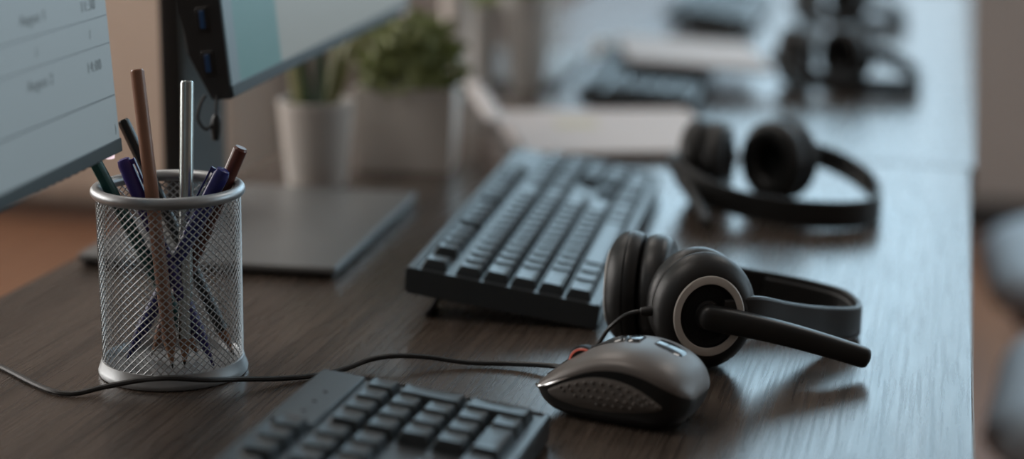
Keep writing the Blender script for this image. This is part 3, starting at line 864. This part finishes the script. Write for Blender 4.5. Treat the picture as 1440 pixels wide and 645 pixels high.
# headsets
HG = 'headsets lying in a row on the desks'
headset((-.130, 1.180, 0), 'black headset with grey ringed ear cup and microphone boom, nearest, right behind the mouse',
        (-.139, 1.131, .0372), (.37, -.93, 0), (-.189, 1.173, .0372), (-1, .02, 0),
        [(-.126, 1.1205, .0365, .0225), (-.107, 1.1330, .0340, .0270), (-.089, 1.159, .0262, .0235), (-.069, 1.187, .0185, .0215), (-.0475, 1.219, .0122, .0215), (-.056, 1.246, .0145, .0215),
         (-.076, 1.256, .0170, .0215), (-.101, 1.259, .0200, .0215), (-.126, 1.256, .0235, .0215), (-.165, 1.247, .0305, .0215), (-.196, 1.225, .0355, .0215), (-.2085, 1.195, .0372, .0205), (-.2055, 1.174, .0372, .0185)],
        ((-.1395, 1.1125, .0385), (-.0355, 1.140, .0105)),
        [(-.1700, 1.1200, .0368), (-.1790, 1.1180, .0362), (-.187, 1.1185, .0325), (-.196, 1.122, .0235), (-.203, 1.130, .0120), (-.207, 1.142, .003), (-.205, 1.158, .002), (-.197, 1.171, .0025), (-.192, 1.1745, .0045)], HG)
h2 = headset((-.130, 1.600, 0), 'black headset lying behind the nearest one, its open ear cushion facing the viewer',
        (-.205, 1.620, .0372), (-.99, .10, 0), (-.1360, 1.648, .0372), (.47, .88, 0),
        [(-.2215, 1.618, .0372, .0185), (-.2225, 1.594, .0350, .0225), (-.2060, 1.562, .0285, .0235), (-.175, 1.542, .0205, .0235), (-.130, 1.532, .0150, .0235), (-.085, 1.537, .0130, .0235), (-.056, 1.558, .0125, .0235), (-.049, 1.594, .0130, .0235),
         (-.058, 1.640, .0190, .0225), (-.080, 1.672, .0270, .0215), (-.104, 1.684, .0340, .0205), (-.122, 1.676, .0372, .0205), (-.1285, 1.6625, .0372, .0185)],
        ((-.2330, 1.620, .0372), (-.182, 1.490, .0095)),
        None, HG, .72)
h3 = copy_tree(h2); h3.location = (-.112, 2.315, 0); h3['label'] = 'blurred black headset on the far desk beside the paper pad'
h4 = copy_tree(h2); h4.location = (-.146, 2.955, 0); h4['label'] = 'farthest black headset, cut by the top edge of the picture'

# open notebook on the seam between the desks
nb = thing('notebook', (-.335, 1.905, 0), (0, 0, R(20)), 'open white notebook lying just beyond the black keyboard', 'notebook')
bm = bmesh.new(); box(bm, (-.105, -.125, .001), (.105, .125, .009), .0010, 2); finish('page_block', bm, M['paper_side'], nb)
bm = bmesh.new(); box(bm, (-.104, -.124, .0088), (.104, .124, .0100), .0005, 1); pg = finish('page', bm, M['paper'], nb)
bm = bmesh.new(); box(bm, (-.055, .01, .0099), (-.01, .055, .0104), .0002, 1); finish('note_patch', bm, M['paper_yellow'], pg)
bm = bmesh.new(); box(bm, (-.107, -.127, 0), (.107, .127, .0012), .0004, 1); finish('back_cover', bm, M['black_matte'], nb)
bm = bmesh.new(); n = 14; G = []
for off in (0, .0008):
    rows_ = []
    for k in range(n + 1):
        a = R(15 + 95 * k / n); rad = .034
        rows_.append([bm.verts.new((-.112 - rad * (1 - math.cos(R(100 * k / n))) * .8 - off, y, .008 + rad * math.sin(R(110 * k / n)) + off)) for y in (-.124, .124)])
    G.append(rows_)
for rows_ in G:
    for a, b in zip(rows_, rows_[1:]): bm.faces.new((a[0], a[1], b[1], b[0]))
finish('curled_page', bm, M['paper'], nb)
bm = bmesh.new()
for k in range(16): lathe(bm, [(.0055 + .0006 * math.cos(a), .0006 * math.sin(a)) for a in [2 * math.pi * q / 6 for q in range(6)]], 14, Matrix.Translation((-.108, -.115 + .0153 * k, .0062)) @ frame((0, 1, 0)), True)
finish('spiral_binding', bm, M['steel'], nb)

# pad of paper resting on the far keyboard
pd = thing('paper_pad', (-.312, 2.330, .0), (0, 0, R(14)), 'blurred pale pad of paper lying across the end of the far keyboard', 'paper pad')
T4 = Matrix.Translation((0, 0, .0310)) @ Matrix.Rotation(R(4), 4, 'Y')
bm = bmesh.new(); box(bm, (-.086, -.118, 0), (.086, .118, .006), .0008, 2, 0, T4); finish('page_block', bm, M['paper_side'], pd)
bm = bmesh.new(); box(bm, (-.0855, -.1175, .0059), (.0855, .1175, .0068), .0003, 1, 0, T4); finish('page', bm, M['paper'], pd)

# plants and pots
p1 = tapered_pot('potted_plant', (-.553, 1.600, 0), .0275, .0345, .078, M['ceramic'], 'small white tapered pot with dark blade leaves, under the teal screen', 'potted plant')
for k in range(9):
    a = 2 * math.pi * k / 9 + .3; r0 = .010 + .006 * (k % 2)
    bm = bmesh.new()
    if k in (0, 8, 1): hh_, pale = .03, True
    else: hh_, pale = 0, False
    tipr = .028 + .014 * random.random(); hh = .055 + .05 * random.random()
    blade(bm, (r0 * math.cos(a), r0 * math.sin(a), .064), (tipr * math.cos(a), tipr * math.sin(a), .066 + hh + hh_ * .5), .0075 if pale else .0062, .006 * (random.random() - .3))
    finish('leaf', bm, M['leaf_pale'] if pale or k == 5 else M['leaf_dark'], p1)
p2 = thing('planter', (-.497, 1.702, 0), (0, 0, R(8)), 'white rectangular planter with a bushy green plant, beside the small white pot', 'planter')
bm = bmesh.new()
o_ = [(-.048, -.034), (.048, -.034), (.048, .034), (-.048, .034)]
def ring(bm, s, z): return [bm.verts.new((x * s, y * s, z)) for x, y in o_]
rs = [ring(bm, .94, 0), ring(bm, 1.0, .079), ring(bm, .93, .0795), ring(bm, .90, .066)]
bm.faces.new(rs[0]); bm.faces.new(rs[-1])
for A_, B_ in zip(rs, rs[1:]):
    for k in range(4): bm.faces.new((A_[k], A_[(k + 1) % 4], B_[(k + 1) % 4], B_[k]))
bmesh.ops.bevel(bm, geom=bm.edges[:], offset=.0012, segments=2, affect='EDGES', profile=.5)
finish('planter_box', bm, M['ceramic'], p2)
bm = bmesh.new(); box(bm, (-.043, -.030, .060), (.043, .030, .070), .002, 2); finish('soil', bm, M['soil'], p2)
bm = bmesh.new(); rnd = random.Random(11)
for k in range(620):
    th = rnd.random() * 2 * math.pi; ph = math.acos(rnd.uniform(-.45, 1)); rad = .056 * rnd.random() ** .4
    c = Vector((rad * math.sin(ph) * math.cos(th) * .95, rad * math.sin(ph) * math.sin(th) * .75, .098 + rad * math.cos(ph) * 1.0))
    if c.y < 0: c.z = min(c.z, .132)
    d = Vector((rnd.gauss(0, 1), rnd.gauss(0, 1), rnd.gauss(.1, .6))).normalized() * rnd.uniform(.009, .016)
    blade(bm, c, c + d, .0034, .002, 3)
fo = finish('foliage', bm, M['leaf'], p2); fo['kind'] = 'stuff'
bm = bmesh.new()
for k in range(7): tube(bm, spline([(-.03 + .01 * k, .004 * (k % 3 - 1), .066), (-.034 + .0115 * k, .006 * (k % 3 - 1), .10)], 4), .0012, 6, up=(1, 0, 0))
finish('stems', bm, M['leaf_dark'], p2)
p3 = tapered_pot('flower_pot', (-.490, 2.190, 0), .0190, .0345, .118, M['ceramic_grey'], 'wide-mouthed white tapered pot with a green plant on the far desk', 'flower pot')
for k in range(10):
    a = 2 * math.pi * k / 10; bm = bmesh.new()
    blade(bm, (.012 * math.cos(a), .012 * math.sin(a), .105), (.032 * math.cos(a), .032 * math.sin(a), .128 + .007 * (k % 3)), .008, .004)
    finish('leaf', bm, M['leaf'], p3)
p4 = tapered_pot('flower_pot', (-.541, 2.172, 0), .0125, .0205, .105, M['ceramic_grey'], 'narrow white tapered pot between the slim vase and the wide-mouthed pot', 'flower pot')
for k in range(6):
    a = 2 * math.pi * k / 6; bm = bmesh.new()
    blade(bm, (.006 * math.cos(a), .006 * math.sin(a), .095), (.02 * math.cos(a), .02 * math.sin(a), .120 + .01 * (k % 3)), .005, .004)
    finish('leaf', bm, M['leaf'], p4)
p5 = tapered_pot('vase', (-.560, 2.120, 0), .0150, .0170, .150, M['ceramic'], 'slim white cylindrical vase at the left of the far pots', 'vase')
for k in range(5):
    a = 2 * math.pi * k / 5; bm = bmesh.new()
    blade(bm, (.005 * math.cos(a), .005 * math.sin(a), .135), (.022 * math.cos(a), .022 * math.sin(a), .19 + .012 * (k % 3)), .005, .004)
    finish('leaf', bm, M['leaf'], p5)
bm = bmesh.new(); lathe(bm, [(0, 0), (.008, .0), (.0145, .005), (.0172, .0148), (.0145, .0248), (.008, .030), (0, .0312)], 32)  # pale ball added in place of an out-of-focus highlight
tag(finish('highlight_ball', bm, M['white_paint'], None, loc=(-.447, 2.47, 0)), 'small round white ball standing in for a blurred highlight on the far desk by the blurred keyboard', 'highlight_ball')

# chairs and sideboard beyond the desks
c1 = chair((.288, 2.68, FLOOR_Z), R(3), 'blue-grey office chair beside the far desk, farther of the two')
c2 = copy_tree(c1); c2.location = (.290, 2.06, FLOOR_Z); c2.rotation_euler = (0, 0, R(-5)); c2['label'] = 'blue-grey office chair by the joint between the desks, closer of the two'
sb = thing('sideboard', (-2.55, 4.58, FLOOR_Z), (0, 0, 0), 'low beige sideboard against the far wall behind the monitors', 'sideboard')
bm = bmesh.new(); box(bm, (-.80, -.20, .06), (.80, .22, .80), .004, 2); finish('carcass', bm, M['sideboard'], sb)
for k in range(4):
    bm = bmesh.new(); box(bm, (-.795 + .398 * k, -.218, .07), (-.405 + .398 * k, -.2, .79), .003, 2); dr = finish('door', bm, M['sideboard'], sb)
    bm = bmesh.new(); box(bm, (-.61 + .398 * k, -.236, .62), (-.59 + .398 * k, -.216, .74), .003, 2); finish('handle', bm, M['chair_grey'], dr)
bm = bmesh.new(); box(bm, (-.76, -.17, 0), (.76, .20, .062), .002, 1); finish('plinth', bm, M['chair_black'], sb)

# ------------------------------------------------------------------ camera, world, view
cam = bpy.data.cameras.new('camera'); co = bpy.data.objects.new('camera', cam); COL.objects.link(co)
pitch, yaw, roll = R(13.0905), R(13.0241), R(0.6028)
fw = Vector((-math.sin(yaw) * math.cos(pitch), math.cos(yaw) * math.cos(pitch), -math.sin(pitch)))
rt = Vector((math.cos(yaw), math.sin(yaw), 0)); up = rt.cross(fw)
r2 = math.cos(roll) * rt + math.sin(roll) * up; u2 = -math.sin(roll) * rt + math.cos(roll) * up
co.matrix_world = Matrix.Translation((0, 0, .3506)) @ Matrix((r2, u2, -fw)).transposed().to_4x4()
cam.sensor_width = 36.0; cam.sensor_fit = 'HORIZONTAL'; cam.lens = 2648.6 / 1440 * 36.0
cam.clip_start = .02; cam.clip_end = 50
cam.dof.use_dof = True; cam.dof.focus_distance = 1.135; cam.dof.aperture_fstop = 2.4
SC.camera = co

w = bpy.data.worlds.new('world'); SC.world = w; w.use_nodes = True
w.node_tree.nodes['Background'].inputs[0].default_value = (.55, .68, .8, 1)
w.node_tree.nodes['Background'].inputs[1].default_value = 1.0
SC.view_settings.view_transform = 'Standard'; SC.view_settings.look = 'None'
SC.view_settings.exposure = 0.18; SC.view_settings.gamma = 1.0; SC.view_settings.use_curve_mapping = False
SC.cycles.use_denoising = True
SC.cycles.max_bounces = 8; SC.cycles.caustics_reflective = False; SC.cycles.caustics_refractive = False
SC.cycles.sample_clamp_indirect = 4.0
